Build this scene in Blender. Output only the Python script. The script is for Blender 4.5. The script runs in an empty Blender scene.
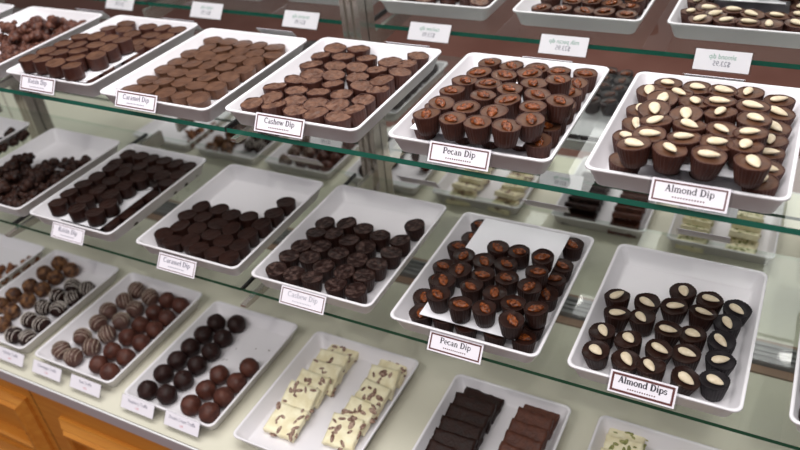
import bpy, bmesh, math, random
from mathutils import Vector, Matrix, Euler, noise
C = bpy.context.scene.collection
PI = math.pi
R = math.radians
CZ = 1.75                       # eye height above the floor
TOP, MID, DECK = CZ-.5405, CZ-.826, CZ-1.115   # upper faces of top shelf, middle shelf, deck
MIR = 1.22                      # depth of the mirror plane

# ------------------------------------------------------------ materials
def newmat(name):
    m = bpy.data.materials.new(name); m.use_nodes = True
    return m, m.node_tree.nodes, m.node_tree.links, m.node_tree.nodes['Principled BSDF']
def srgb(r, g, b):
    return tuple(((c/255)/12.92 if c/255 <= .04045 else ((c/255+.055)/1.055)**2.4) for c in (r, g, b)) + (1,)
def plain(name, col, rough=.5, metal=0., spec=.5):
    m, n, l, p = newmat(name)
    p.inputs['Base Color'].default_value = col; p.inputs['Roughness'].default_value = rough
    p.inputs['Metallic'].default_value = metal; p.inputs['Specular IOR Level'].default_value = spec
    return m
def mottled(name, c1, c2, scale=60, rough=.45, r2=None, bump=.1, bscale=None, spec=.3, lo=.35, hi=.65):
    m, n, l, p = newmat(name)
    tc = n.new('ShaderNodeTexCoord'); oi = n.new('ShaderNodeObjectInfo')
    ad = n.new('ShaderNodeVectorMath'); ad.operation = 'MULTIPLY_ADD'
    cm = n.new('ShaderNodeCombineXYZ')
    l.new(oi.outputs['Random'], cm.inputs[0]); l.new(oi.outputs['Random'], cm.inputs[1])
    l.new(cm.outputs[0], ad.inputs[0]); ad.inputs[1].default_value = (3, 7, 0); l.new(tc.outputs['Object'], ad.inputs[2])
    ns = n.new('ShaderNodeTexNoise'); ns.inputs['Scale'].default_value = scale; ns.inputs['Detail'].default_value = 4
    l.new(ad.outputs[0], ns.inputs['Vector'])
    cr = n.new('ShaderNodeValToRGB'); cr.color_ramp.elements[0].position = lo; cr.color_ramp.elements[1].position = hi
    cr.color_ramp.elements[0].color = c1; cr.color_ramp.elements[1].color = c2
    l.new(ns.outputs['Fac'], cr.inputs['Fac']); l.new(cr.outputs['Color'], p.inputs['Base Color'])
    p.inputs['Roughness'].default_value = rough; p.inputs['Specular IOR Level'].default_value = spec
    if r2 is not None:
        mr = n.new('ShaderNodeMapRange'); mr.inputs['To Min'].default_value = rough; mr.inputs['To Max'].default_value = r2
        mr.inputs['From Min'].default_value = .35; mr.inputs['From Max'].default_value = .65
        l.new(ns.outputs['Fac'], mr.inputs['Value']); l.new(mr.outputs['Result'], p.inputs['Roughness'])
    if bump:
        n2 = n.new('ShaderNodeTexNoise'); n2.inputs['Scale'].default_value = bscale or scale*4; n2.inputs['Detail'].default_value = 3
        l.new(ad.outputs[0], n2.inputs['Vector'])
        b = n.new('ShaderNodeBump'); b.inputs['Strength'].default_value = bump; b.inputs['Distance'].default_value = .002
        l.new(n2.outputs['Fac'], b.inputs['Height']); l.new(b.outputs['Normal'], p.inputs['Normal'])
    return m
def clear(name, tint, ior=1.45, rough=.0, gl=1.):
    """thin clear sheet: what lies behind stays visible, the surface mirrors by angle"""
    m, n, l, p = newmat(name); n.remove(p)
    t = n.new('ShaderNodeBsdfTransparent'); t.inputs[0].default_value = tint
    g = n.new('ShaderNodeBsdfGlossy'); g.inputs['Roughness'].default_value = rough; g.inputs[0].default_value = (gl, gl, gl, 1)
    f = n.new('ShaderNodeFresnel'); f.inputs[0].default_value = ior
    ge = n.new('ShaderNodeNewGeometry'); k = n.new('ShaderNodeMath'); k.operation = 'SUBTRACT'; k.inputs[0].default_value = 1
    l.new(ge.outputs['Backfacing'], k.inputs[1]); fm = n.new('ShaderNodeMath'); fm.operation = 'MULTIPLY'
    l.new(k.outputs[0], fm.inputs[0]); l.new(f.outputs[0], fm.inputs[1])       # only the outer skin mirrors
    mx = n.new('ShaderNodeMixShader'); l.new(fm.outputs[0], mx.inputs[0]); l.new(t.outputs[0], mx.inputs[1]); l.new(g.outputs[0], mx.inputs[2])
    l.new(mx.outputs[0], n['Material Output'].inputs[0])
    return m
def wood():
    m, n, l, p = newmat('maple_wood')
    tc = n.new('ShaderNodeTexCoord'); mp = n.new('ShaderNodeMapping'); mp.inputs['Scale'].default_value = (2.5, 30, 30)
    ns = n.new('ShaderNodeTexNoise'); ns.inputs['Scale'].default_value = 2.5; ns.inputs['Detail'].default_value = 6; ns.inputs['Distortion'].default_value = .6
    cr = n.new('ShaderNodeValToRGB'); cr.color_ramp.elements[0].position = .3; cr.color_ramp.elements[1].position = .7
    cr.color_ramp.elements[0].color = srgb(196, 120, 42); cr.color_ramp.elements[1].color = srgb(212, 142, 58)
    l.new(tc.outputs['Object'], mp.inputs[0]); l.new(mp.outputs[0], ns.inputs['Vector']); l.new(ns.outputs['Fac'], cr.inputs[0]); l.new(cr.outputs[0], p.inputs['Base Color'])
    p.inputs['Roughness'].default_value = .38
    return m
def brushed(name, c1, c2, scale=(200, 200, 2), rough=.3):
    m, n, l, p = newmat(name)
    tc = n.new('ShaderNodeTexCoord'); mp = n.new('ShaderNodeMapping'); mp.inputs['Scale'].default_value = scale
    ns = n.new('ShaderNodeTexNoise'); ns.inputs['Scale'].default_value = 1; ns.inputs['Detail'].default_value = 3
    cr = n.new('ShaderNodeValToRGB'); cr.color_ramp.elements[0].position = .35; cr.color_ramp.elements[1].position = .65
    cr.color_ramp.elements[0].color = c1; cr.color_ramp.elements[1].color = c2
    l.new(tc.outputs['Object'], mp.inputs[0]); l.new(mp.outputs[0], ns.inputs['Vector']); l.new(ns.outputs['Fac'], cr.inputs[0]); l.new(cr.outputs[0], p.inputs['Base Color'])
    p.inputs['Metallic'].default_value = .9; p.inputs['Roughness'].default_value = rough
    return m
M = {}
M['tray'] = plain('white_tray_plastic', srgb(226, 222, 226), .32)
M['paper'] = plain('white_board', srgb(235, 233, 238), .6)
M['card'] = plain('white_card', srgb(236, 230, 238), .5)
M['border'] = plain('maroon_print', srgb(92, 42, 40), .6)
M['ink'] = plain('grey_ink', srgb(60, 56, 66), .6)
M['inkpale'] = plain('faded_ink', srgb(122, 118, 136), .6)
M['inkglare'] = plain('glare_paled_ink', srgb(178, 174, 186), .6)  # glare over the cashew tag painted in as paler ink
M['inkred'] = plain('red_ink', srgb(205, 90, 100), .6)
M['inkgreen'] = plain('green_ink', srgb(120, 165, 150), .6)
M['acrylic'] = clear('clear_acrylic', (.93, .93, .94, 1), 1.5)
M['glass'] = clear('shelf_glass', (.955, .97, .957, 1), 1.5)
def edge_glass(name, col):
    """polished edge: green from outside; from inside the sheet it is as clear as the rest"""
    m, n, l, p = newmat(name); p.inputs['Base Color'].default_value = col; p.inputs['Roughness'].default_value = .15
    t = n.new('ShaderNodeBsdfTransparent'); t.inputs[0].default_value = (.85, .92, .88, 1)
    ge = n.new('ShaderNodeNewGeometry'); mx = n.new('ShaderNodeMixShader')
    l.new(ge.outputs['Backfacing'], mx.inputs[0]); l.new(p.outputs[0], mx.inputs[1]); l.new(t.outputs[0], mx.inputs[2])
    l.new(mx.outputs[0], n['Material Output'].inputs[0]); return m
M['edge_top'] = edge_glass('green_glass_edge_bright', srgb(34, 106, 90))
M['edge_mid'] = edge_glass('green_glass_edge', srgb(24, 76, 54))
M['seam'] = plain('black_gasket', srgb(18, 18, 18), .6)
M['deck'] = mottled('pale_deck', srgb(203, 199, 182), srgb(208, 204, 188), 6, .28, bump=0)
M['mirror'] = plain('mirror', (.91, .93, .91, 1), .008, 1.)
M['steel'] = plain('satin_steel', srgb(196, 190, 182), .24, .85)
M['alu'] = plain('aluminium_trim', srgb(186, 176, 180), .5, .1)
M['track'] = plain('dull_track', srgb(128, 128, 128), .5, .4)
M['aluglint'] = plain('highlight_aluminium', srgb(246, 246, 248), .25, .1)  # near-white base paints the highlight line along the deck trim
M['wood'] = wood()
M['woodstrip'] = plain('brown_wood_strip', srgb(140, 112, 92), .5)
M['floor'] = mottled('brown_floor', srgb(106, 66, 56), srgb(118, 78, 68), 3, .7, bump=0)
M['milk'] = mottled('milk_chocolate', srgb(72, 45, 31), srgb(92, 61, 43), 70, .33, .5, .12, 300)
M['milkdull'] = mottled('bloomed_milk_chocolate', srgb(78, 49, 36), srgb(110, 77, 60), 90, .4, .55, .3, 350)
M['milkshade'] = mottled('shaded_milk_chocolate', srgb(60, 32, 26), srgb(74, 42, 33), 70, .38, .5, .05)  # same milk chocolate, with the shade on cup sides put into its colour
M['dark'] = mottled('dark_chocolate', srgb(33, 16, 12), srgb(46, 24, 18), 70, .3, .48, .12, 300, spec=.2)
M['darkbloom'] = mottled('dusty_dark_chocolate', srgb(34, 18, 15), srgb(100, 78, 72), 120, .3, .5, .2, 300, lo=.48, hi=.78, spec=.2)
M['darkblue'] = mottled('cool_dark_chocolate', srgb(24, 20, 23), srgb(36, 30, 34), 70, .35, .5, .12, 300, spec=.2)
M['almond'] = mottled('blanched_almond', srgb(206, 188, 158), srgb(220, 205, 180), 160, .45, None, .08)
M['pecan'] = mottled('glazed_pecan', srgb(58, 24, 10), srgb(132, 68, 30), 190, .1, .2, .5, 420)
M['truffdark'] = mottled('dark_truffle_shell', srgb(32, 17, 15), srgb(44, 24, 21), 60, .42, .55, .25, 240, spec=.2)
M['truffmilk'] = mottled('milk_truffle_shell', srgb(62, 32, 25), srgb(86, 47, 36), 60, .42, .55, .25, 240)
M['truffgrey'] = mottled('pale_milk_truffle_shell', srgb(74, 48, 42), srgb(96, 68, 60), 60, .42, .55, .2, 240)
M['trufftan'] = mottled('nut_dusted_truffle_shell', srgb(58, 32, 22), srgb(140, 98, 62), 90, .5, .6, .5, 400, lo=.42, hi=.72)
M['icing'] = plain('pale_icing', srgb(206, 196, 186), .45)
M['icinggrey'] = plain('beige_icing', srgb(176, 160, 144), .5)
M['cluster'] = mottled('red_brown_cluster', srgb(54, 26, 22), srgb(104, 64, 50), 110, .35, .55, .35, 300)
M['clusterdark'] = mottled('dark_cluster', srgb(30, 16, 14), srgb(60, 36, 28), 110, .35, .55, .35, 300, spec=.2)
M['clustertan'] = mottled('tan_cluster', srgb(76, 38, 24), srgb(138, 90, 56), 110, .35, .55, .35, 300)
M['nougat'] = mottled('ivory_nougat', srgb(222, 210, 172), srgb(238, 230, 200), 60, .4, .55, .25, 160)
M['nut'] = mottled('brown_nut', srgb(96, 62, 50), srgb(176, 150, 134), 180, .5, None, .2)
M['nutgreen'] = mottled('pistachio_nut', srgb(120, 124, 66), srgb(160, 158, 104), 180, .5, None, .2)
M['fudgedark'] = mottled('dark_fudge', srgb(32, 16, 12), srgb(46, 25, 19), 90, .42, .6, .6, 220, spec=.2)
M['fudge'] = mottled('milk_fudge', srgb(78, 42, 31), srgb(96, 56, 42), 90, .42, .6, .6, 220)
M['crumb'] = plain('chocolate_crumb', srgb(90, 70, 62), .7)

# ------------------------------------------------------------ mesh helpers
def mesh(name, verts, faces, mats, fm=None, smooth=True):
    me = bpy.data.meshes.new(name); me.from_pydata([tuple(v) for v in verts], [], faces)
    for m in (mats if isinstance(mats, (list, tuple)) else [mats]): me.materials.append(m)
    if fm: me.polygons.foreach_set('material_index', fm)
    me.polygons.foreach_set('use_smooth', [smooth]*len(me.polygons)); me.update()
    return me
def obj(name, me, parent=None, loc=(0, 0, 0), rot=(0, 0, 0)):
    o = bpy.data.objects.new(name, me); C.objects.link(o)
    o.parent = parent; o.location = loc; o.rotation_euler = rot
    return o
def tag(o, label, cat, group=None):
    o['label'] = label; o['category'] = cat
    if group: o['group'] = group
    return o
def thing(name, label, cat, loc=(0, 0, 0), rot=(0, 0, 0), group=None):
    return tag(obj(name, None, None, loc, rot), label, cat, group)
def box_me(name, x0, x1, y0, y1, z0, z1, mat, bev=0., seg=2, mats=None, edge=None):
    """box; edge = material index for the four side faces"""
    bm = bmesh.new()
    bmesh.ops.create_cube(bm, size=1)
    for v in bm.verts:
        v.co = Vector((x0 if v.co.x < 0 else x1, y0 if v.co.y < 0 else y1, z0 if v.co.z < 0 else z1))
    if bev: bmesh.ops.bevel(bm, geom=bm.edges[:], offset=bev, segments=seg, affect='EDGES', profile=.6)
    bmesh.ops.recalc_face_normals(bm, faces=bm.faces[:])
    if edge is not None:
        for f in bm.faces: f.material_index = edge if abs(f.normal.z) < .5 else 0
    me = bpy.data.meshes.new(name); bm.to_mesh(me); bm.free()
    for m in (mats or [mat]): me.materials.append(m)
    return me
def rings_me(name, rings, mat, cap0=True, cap1=True, smooth=True):
    n = len(rings[0]); V = [p for r in rings for p in r]; F = []
    for k in range(len(rings)-1):
        for i in range(n):
            j = (i+1) % n; F.append((k*n+i, k*n+j, (k+1)*n+j, (k+1)*n+i))
    if cap0: F.append(tuple(range(n-1, -1, -1)))
    if cap1: F.append(tuple(range((len(rings)-1)*n, len(rings)*n)))
    return mesh(name, V, F, mat, smooth=smooth)
def rrect(hx, hy, r, z, seg=5):
    P = []
    for cx, cy, a0 in ((hx-r, hy-r, 0), (-hx+r, hy-r, 90), (-hx+r, -hy+r, 180), (hx-r, -hy+r, 270)):
        for k in range(seg+1):
            a = R(a0+90*k/seg); P.append((cx+r*math.cos(a), cy+r*math.sin(a), z))
    return P

# ------------------------------------------------------------ trays
def tray_me(W, D, h=.032):
    hx, hy = W/2, D/2; i = .0125
    prof = [(i+.003, 0, .010), (i, .002, .011), (.0035, h-.004, .012), (0, h-.003, .013), (0, h-.0005, .013), (.0008, h, .013),
            (.004, h, .012), (.0052, h-.002, .011), (i+.0035, .0055, .008), (i+.007, .0032, .006)]
    rg = [rrect(hx-a, hy-a, r, z) for a, z, r in prof]
    return rings_me('tray', rg, M['tray'])
TRAYS = {}
tray_cache = {}
def tray(key, x0, x1, y0, y1, zb, label, grp):
    W, D = round(x1-x0, 2), .30
    k = (round(x1-x0, 3), round(y1-y0, 3))
    if k not in tray_cache: tray_cache[k] = tray_me(*k)
    o = obj('serving_tray', tray_cache[k], None, ((x0+x1)/2, (y0+y1)/2, zb+.0003)); tag(o, label, 'tray', grp)
    TRAYS[key] = (x0, x1, y0, y1, zb+.0035)

# ------------------------------------------------------------ chocolate cups
def cup_me(rt, rb, h, ribs, seed, mat, wavy=.0006, amp=.028):
    rnd = random.Random(seed); n = ribs*4; rg = []
    ph = [rnd.uniform(0, 6.3) for _ in range(4)]
    for t, rr, a in ((0, rb*.93, 0), (.02, rb, amp*.6), (.35, rb+(rt-rb)*.33, amp), (.75, rb+(rt-rb)*.78, amp), (.94, rt*.985, amp*.7), (1., rt, amp*.45), (1.015, rt*.965, amp*.2), (1.0, rt*.93, 0)):
        ring = []
        for i in range(n):
            th = 2*PI*i/n
            tri = (1, .45, -1, .45)[i % 4]
            r = rr*(1+a*tri) + .0005*math.sin(2*th+ph[0])*t + .0003*math.sin(5*th+ph[1])*t
            z = h*t + (wavy*(math.sin(3*th+ph[2])+.6*math.sin(7*th+ph[3])) if t > .7 else 0)
            ring.append((r*math.cos(th), r*math.sin(th), z))
        rg.append(ring)
    return rings_me('cup', rg, mat, True, False)
def top_me(rt, h, seed, mat, dip=.0016, rough=.0003, n=28, dome=0.):
    rnd = random.Random(seed); off = Vector((rnd.uniform(0, 50), rnd.uniform(0, 50), 0))
    V = []; F = []; K = 6
    for k in range(K+1):
        f = 1-k/K
        for i in range(n):
            th = 2*PI*i/n; r = rt*.945*f if k < K else rt*.02
            x, y = r*math.cos(th), r*math.sin(th)
            z = h - .0004 - dip*(1-f**4) + dome*(1-f*f) + rough*2*noise.noise(Vector((x*160, y*160, 0))+off)*(1 if 0 < k else .3)
            V.append((x, y, z))
    for k in range(K):
        for i in range(n):
            j = (i+1) % n; F.append((k*n+i, k*n+j, (k+1)*n+j, (k+1)*n+i))
    F.append(tuple(range(K*n, K*n+n)))
    return mesh('chocolate_top', V, F, mat)
def almond_me(L=.024, W=.0125, T=.007):
    V = []; F = []; n = 14; K = 12
    for k in range(K+1):
        t = k/K; x = (t-.5)*L
        w = (math.sin(PI*t**.75)**.62 if 0 < t < 1 else 0.02)
        for i in range(n):
            a = 2*PI*i/n; V.append((x, w*W/2*math.cos(a), T/2+w*T/2*math.sin(a)))
    for k in range(K):
        for i in range(n):
            j = (i+1) % n; F.append((k*n+i, (k+1)*n+i, (k+1)*n+j, k*n+j))
    F.append(tuple(range(n))); F.append(tuple(range(K*n+n-1, K*n-1, -1)))
    return mesh('almond', V, F, M['almond'])
def pecan_me(seed, L=.026, W=.0145, T=.006):
    V = []; F = []; n = 28; K = 20; rnd = random.Random(seed); s = rnd.uniform(0, 9)
    for k in range(K+1):
        t = k/K; x = (t-.5)*L
        w = (math.sin(PI*t)**.6 if 0 < t < 1 else 0.03)
        for i in range(n):
            a = 2*PI*i/n; c = math.cos(a); sn = math.sin(a)
            g = 1
            if sn > 0:
                g -= .38*math.exp(-(c/.16)**2)                         # central groove
                g -= .16*(.5+.5*math.sin(6*PI*abs(c)+2.2*math.sin(t*7+s)))*(1-math.exp(-(c/.2)**2))  # ridges along each lobe
            V.append((x, w*W/2*c*(1+.05*math.sin(t*19+s)), T*.3+w*T*.7*sn*g + .0006*math.sin(t*15+s)*max(sn, 0)))
    for k in range(K):
        for i in range(n):
            j = (i+1) % n; F.append((k*n+i, (k+1)*n+i, (k+1)*n+j, k*n+j))
    F.append(tuple(range(n))); F.append(tuple(range(K*n+n-1, K*n-1, -1)))
    return mesh('pecan', V, F, M['pecan'])
H = .028
def kind(rt, rb, h, ribs, side, top, nut=None, dip=.0016, rough=.0003, dome=0., wavy=.00028, nvar=3, seed=0, amp=.028):
    return dict(h=h, rt=rt, nut=nut, var=[(cup_me(rt, rb, h, ribs, seed+i, M[side], wavy, amp), top_me(rt, h, seed+i, M[top], dip, rough, dome=dome)) for i in range(nvar)], dip=dip-dome)
NUTS = {'almond': [almond_me(.0272, .0135, .0075), almond_me(.0262, .0128, .007), almond_me(.0245, .0148, .007)], 'pecan': [pecan_me(i) for i in range(3)]}
ORD = ['', 'first', 'second', 'third', 'fourth', 'fifth', 'sixth', 'seventh', 'eighth', 'ninth', 'tenth', 'eleventh', 'twelfth']
def rows(P, gap):
    """row and place of each point, rows counted from the front"""
    idx = sorted(range(len(P)), key=lambda i: P[i][1]); rs = []
    for i in idx:
        if rs and P[i][1]-P[rs[-1][0]][1] < gap: rs[-1].append(i)
        else: rs.append([i])
    out = {}
    for r, row in enumerate(rs):
        row.sort(key=lambda i: P[i][0])
        for c, i in enumerate(row):
            rn = 'front row' if r == 0 else ('back row' if r == len(rs)-1 else ORD[r+1]+' row')
            if len(row) == 1: pn = 'alone'
            elif c == 0: pn = 'leftmost'
            elif c == len(row)-1: pn = 'rightmost'
            else: pn = ORD[c+1]+' from left'
            out[i] = rn+', '+pn
    return out
def place_cups(kd, P, z, what, where, group, name='chocolate_cup', seed=1, tilt=5, nut_ang=None, gap=.024, alt=None, vary=0):
    rnd = random.Random(seed); rw = rows(P, gap)
    for i, (x, y) in enumerate(P):
        k = kd
        if alt and i in alt[0]: k = alt[1]
        v = k['var'][rnd.randrange(len(k['var']))]
        e = thing(name, '%s %s, %s' % (what, where, rw[i]), 'chocolate', (x, y, z), (R(rnd.uniform(-tilt, tilt)), R(rnd.uniform(-tilt, tilt)), rnd.uniform(0, 6.28)), group)
        if vary: q = 1+rnd.uniform(-vary*.4, vary); e.scale = (q, q*rnd.uniform(.95, 1.03), 1)
        e.location.z += k['rt']*.72*math.hypot(math.sin(e.rotation_euler.x), math.sin(e.rotation_euler.y))
        obj('cup', v[0], e); obj('chocolate_top', v[1], e)
        if k['nut']:
            nm = NUTS[k['nut']][rnd.randrange(3)]
            a = rnd.gauss(-.5, .7) - e.rotation_euler.z
            obj(k['nut'], nm, e, (rnd.uniform(-.002, .002), rnd.uniform(-.002, .002), k['h']-k['dip']-.0004), (R(rnd.uniform(-7, 7)), R(rnd.uniform(-7, 7)), a))
def board(cx, cy, W, D, z, label, rot=0):
    return tag(obj('divider_board', box_me('divider_board', -W/2, W/2, -D/2, D/2, 0, .0012, M['paper']), None, (cx, cy, z), (0, 0, rot)), label, 'board')

# ------------------------------------------------------------ truffles and clusters
def ball_me(r, seed, mat, amp=.0011):
    bm = bmesh.new(); bmesh.ops.create_uvsphere(bm, u_segments=28, v_segments=18, radius=r)
    o = Vector((seed*3.1, 0, 0))
    for v in bm.verts:
        d = v.co.normalized(); v.co += d*amp*noise.noise(v.co*70+o)*1.6 + d*amp*.5*noise.noise(v.co*220+o)
        if v.co.z < -r*.82: v.co.z = -r*.82; 
    for f in bm.faces: f.smooth = True
    me = bpy.data.meshes.new('truffle'); bm.to_mesh(me); bm.free(); me.materials.append(mat); return me
def drizzle_me(r, seed, mat, n=5, w=.0011):
    rnd = random.Random(seed); V = []; F = []; ax = rnd.uniform(0, PI)
    for s in range(n):
        u = (s-(n-1)/2)/(n/2)*.86*r + rnd.uniform(-.001, .001); rr = math.sqrt(max(r*r-u*u, 1e-8)); K = 18; m = 6; b = len(V); bend = rnd.uniform(-.12, .12)
        for k in range(K+1):
            a = R(10+160*k/K); wob = .0012*math.sin(a*3+s)+bend*r*math.cos(a)
            p = Vector((rr*math.cos(a), u+wob, rr*math.sin(a))).normalized()*(r+.0004)
            nr = p.normalized(); sd = Vector((0, 1, 0)); sd = (sd-nr*sd.dot(nr)).normalized()
            ww = w*(.7+.5*noise.noise(Vector((k*.4, s*5, seed))))* (1 if 0 < k < K else .3)
            for j in range(m):
                t = 2*PI*j/m; V.append(p+sd*ww*math.cos(t)+nr*.0006*math.sin(t))
        for k in range(K):
            for j in range(m):
                q = (j+1) % m; F.append((b+k*m+j, b+k*m+q, b+(k+1)*m+q, b+(k+1)*m+j))
    c, s_ = math.cos(ax), math.sin(ax)
    V = [(v.x*c-v.y*s_, v.x*s_+v.y*c, v.z) for v in V]
    return mesh('icing_drizzle', V, F, mat)
def cluster_me(seed, mat, R0=.0155):
    rnd = random.Random(seed); bm = bmesh.new()
    for k in range(7):
        r = R0*rnd.uniform(.42, .66) if k else R0*.85
        a = rnd.uniform(0, 6.28); d = R0*rnd.uniform(.45, .75) if k else 0
        mt = Matrix.Translation((d*math.cos(a), d*math.sin(a), R0*.55+rnd.uniform(-.004, .007)*(1 if k else 0))) @ Euler((rnd.uniform(0, 3), rnd.uniform(0, 3), 0)).to_matrix().to_4x4() @ Matrix.Diagonal((1, rnd.uniform(.6, .9), rnd.uniform(.6, .9), 1))
        bmesh.ops.create_icosphere(bm, subdivisions=2, radius=r, matrix=mt)
    o = Vector((seed*5., 0, 0))
    for v in bm.verts:
        v.co += v.normal*.0016*noise.noise(v.co*180+o)
        v.co.z = max(v.co.z, 0)
    for f in bm.faces: f.smooth = True
    me = bpy.data.meshes.new('nut_cluster'); bm.to_mesh(me); bm.free(); me.materials.append(mat); return me

# ------------------------------------------------------------ slabs
def slab_me(W, L, T, seed, mat):
    bm = bmesh.new(); bmesh.ops.create_grid(bm, x_segments=14, y_segments=12, size=.5)
    top = bm.faces[:]
    for v in bm.verts: v.co = Vector((v.co.x*W, v.co.y*L, 0))
    g = bmesh.ops.extrude_face_region(bm, geom=top)
    ex = [e for e in g['geom'] if isinstance(e, bmesh.types.BMVert)]
    for v in ex: v.co.z += T
    bmesh.ops.recalc_face_normals(bm, faces=bm.faces[:])
    o = Vector((seed*4.3, seed, 0))
    for v in bm.verts:
        ex_, ey_ = abs(v.co.x)/(W/2), abs(v.co.y)/(L/2)
        n1 = noise.noise(Vector((v.co.x*90, v.co.y*90, 0))+o); n2 = noise.noise(v.co*260+o)
        if ex_ > .95: v.co.x += .0022*n1+.0008*n2
        if ey_ > .95: v.co.y += .0022*n1+.0008*n2
        if v.co.z > T*.5: v.co.z += .0011*noise.noise(Vector((v.co.x*120, v.co.y*120, 3))+o) - (.0012 if max(ex_, ey_) > .95 else 0)
    for f in bm.faces: f.smooth = abs(f.normal.z) > .7
    me = bpy.data.meshes.new('candy_block'); bm.to_mesh(me); bm.free(); me.materials.append(mat); return me
def bits_me(W, L, T, seed, mat, n=16, s=.0048):
    rnd = random.Random(seed); bm = bmesh.new()
    for k in range(n):
        x, y = rnd.uniform(-.45, .45)*W, rnd.uniform(-.46, .46)*L; z = T-.0004
        if k % 4 == 3: y = -L/2 if rnd.random() < .5 else y; x = W/2 if y > -L/2 else x; z = rnd.uniform(.2, .8)*T
        mt = Matrix.Translation((x, y, z)) @ Matrix.Rotation(rnd.uniform(0, 3.1), 4, 'Z') @ Matrix.Diagonal((1, rnd.uniform(.35, .6), .32, 1))
        bmesh.ops.create_icosphere(bm, subdivisions=2, radius=s*rnd.uniform(.55, 1.1), matrix=mt)
    for f in bm.faces: f.smooth = True
    me = bpy.data.meshes.new('nut_pieces'); bm.to_mesh(me); bm.free(); me.materials.append(mat); return me

# ------------------------------------------------------------ lettering (slab serif strokes)
def L_(x0, y0, x1, y1, w=.17): return ('l', x0, y0, x1, y1, w)
def A_(cx, cy, rx, ry, a0, a1, w=.17): return ('a', cx, cy, rx, ry, a0, a1, w)
sf = .085
def S_(x, y, d=.17): return ('l', x-d, y, x+d, y, sf)
GL = {
 'A': (1.25, [L_(.22, .04, .62, 1.4, .09), L_(.62, 1.4, 1.02, .04, .2), L_(.36, .5, .9, .5, .09), S_(.22, .04), S_(1.02, .04, .2)]),
 'C': (1.2, [A_(.62, .7, .48, .64, 50, 310), L_(1.0, .98, 1.0, 1.36, .08)]),
 'D': (1.3, [L_(.28, 0, .28, 1.4, .21), L_(.05, .04, .6, .04, sf), L_(.05, 1.36, .6, 1.36, sf), A_(.58, .7, .5, .64, -90, 90, .19)]),
 'P': (1.12, [L_(.28, 0, .28, 1.4, .21), S_(.28, .04, .24), L_(.05, 1.36, .62, 1.36, sf), L_(.3, .66, .62, .66, sf), A_(.62, 1.01, .34, .33, -90, 90, .17)]),
 'R': (1.25, [L_(.28, 0, .28, 1.4, .21), S_(.28, .04, .24), L_(.05, 1.36, .62, 1.36, sf), L_(.3, .7, .62, .7, sf), A_(.62, 1.03, .32, .31, -90, 90, .17), L_(.62, .7, 1.0, .04, .2), S_(1.06, .04, .12)]),
 'a': (.92, [A_(.38, .27, .26, .24, 0, 360, .12), L_(.64, .1, .64, .7, .17), A_(.4, .7, .24, .24, 0, 140, .12), L_(.64, .05, .86, .05, sf)]),
 'c': (.82, [A_(.44, .48, .34, .43, 45, 315, .15)]),
 'd': (1.0, [A_(.42, .48, .33, .43, 0, 360, .13), L_(.74, .02, .74, 1.42, .17), L_(.56, 1.4, .74, 1.4, sf), L_(.74, .04, .94, .04, sf)]),
 'e': (.88, [A_(.44, .48, .34, .43, 0, 310, .14), L_(.12, .5, .78, .5, .08)]),
 'h': (1.05, [L_(.26, 0, .26, 1.42, .17), S_(.26, .04), L_(.1, 1.4, .26, 1.4, sf), A_(.52, .62, .26, .3, 0, 180, .13), L_(.78, 0, .78, .64, .17), S_(.78, .04)]),
 'i': (.52, [L_(.26, 0, .26, .93, .17), S_(.26, .04), L_(.08, .9, .26, .9, sf), ('l', .16, 1.27, .36, 1.27, .2)]),
 'l': (.52, [L_(.26, 0, .26, 1.42, .17), S_(.26, .04), L_(.08, 1.4, .26, 1.4, sf)]),
 'm': (1.55, [L_(.26, 0, .26, .93, .17), S_(.26, .04), L_(.08, .9, .26, .9, sf), A_(.51, .64, .25, .28, 0, 180, .12), L_(.76, 0, .76, .64, .17), S_(.76, .04), A_(1.02, .64, .26, .28, 0, 180, .12), L_(1.28, 0, 1.28, .64, .17), S_(1.28, .04)]),
 'n': (1.05, [L_(.26, 0, .26, .93, .17), S_(.26, .04), L_(.08, .9, .26, .9, sf), A_(.52, .62, .26, .3, 0, 180, .13), L_(.78, 0, .78, .64, .17), S_(.78, .04)]),
 'o': (.94, [A_(.47, .48, .36, .43, 0, 360, .15)]),
 'p': (1.0, [L_(.26, -.42, .26, .93, .17), S_(.26, -.38), L_(.08, .9, .26, .9, sf), A_(.56, .48, .32, .43, 0, 360, .13)]),
 'r': (.78, [L_(.26, 0, .26, .93, .17), S_(.26, .04), L_(.08, .9, .26, .9, sf), A_(.54, .6, .26, .3, 60, 180, .13)]),
 's': (.78, [A_(.38, .68, .24, .22, 40, 250, .13), A_(.38, .25, .26, .22, -140, 95, .13), L_(.64, .7, .64, .92, .07), L_(.1, .04, .1, .3, .07)]),
 'w': (1.3, [L_(.12, .9, .4, .04, .16), L_(.4, .04, .64, .88, .09), L_(.64, .88, .9, .04, .16), L_(.9, .04, 1.16, .9, .09), S_(.14, .9, .14), S_(1.14, .9, .14)]),
 ' ': (.55, []),
}
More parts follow.
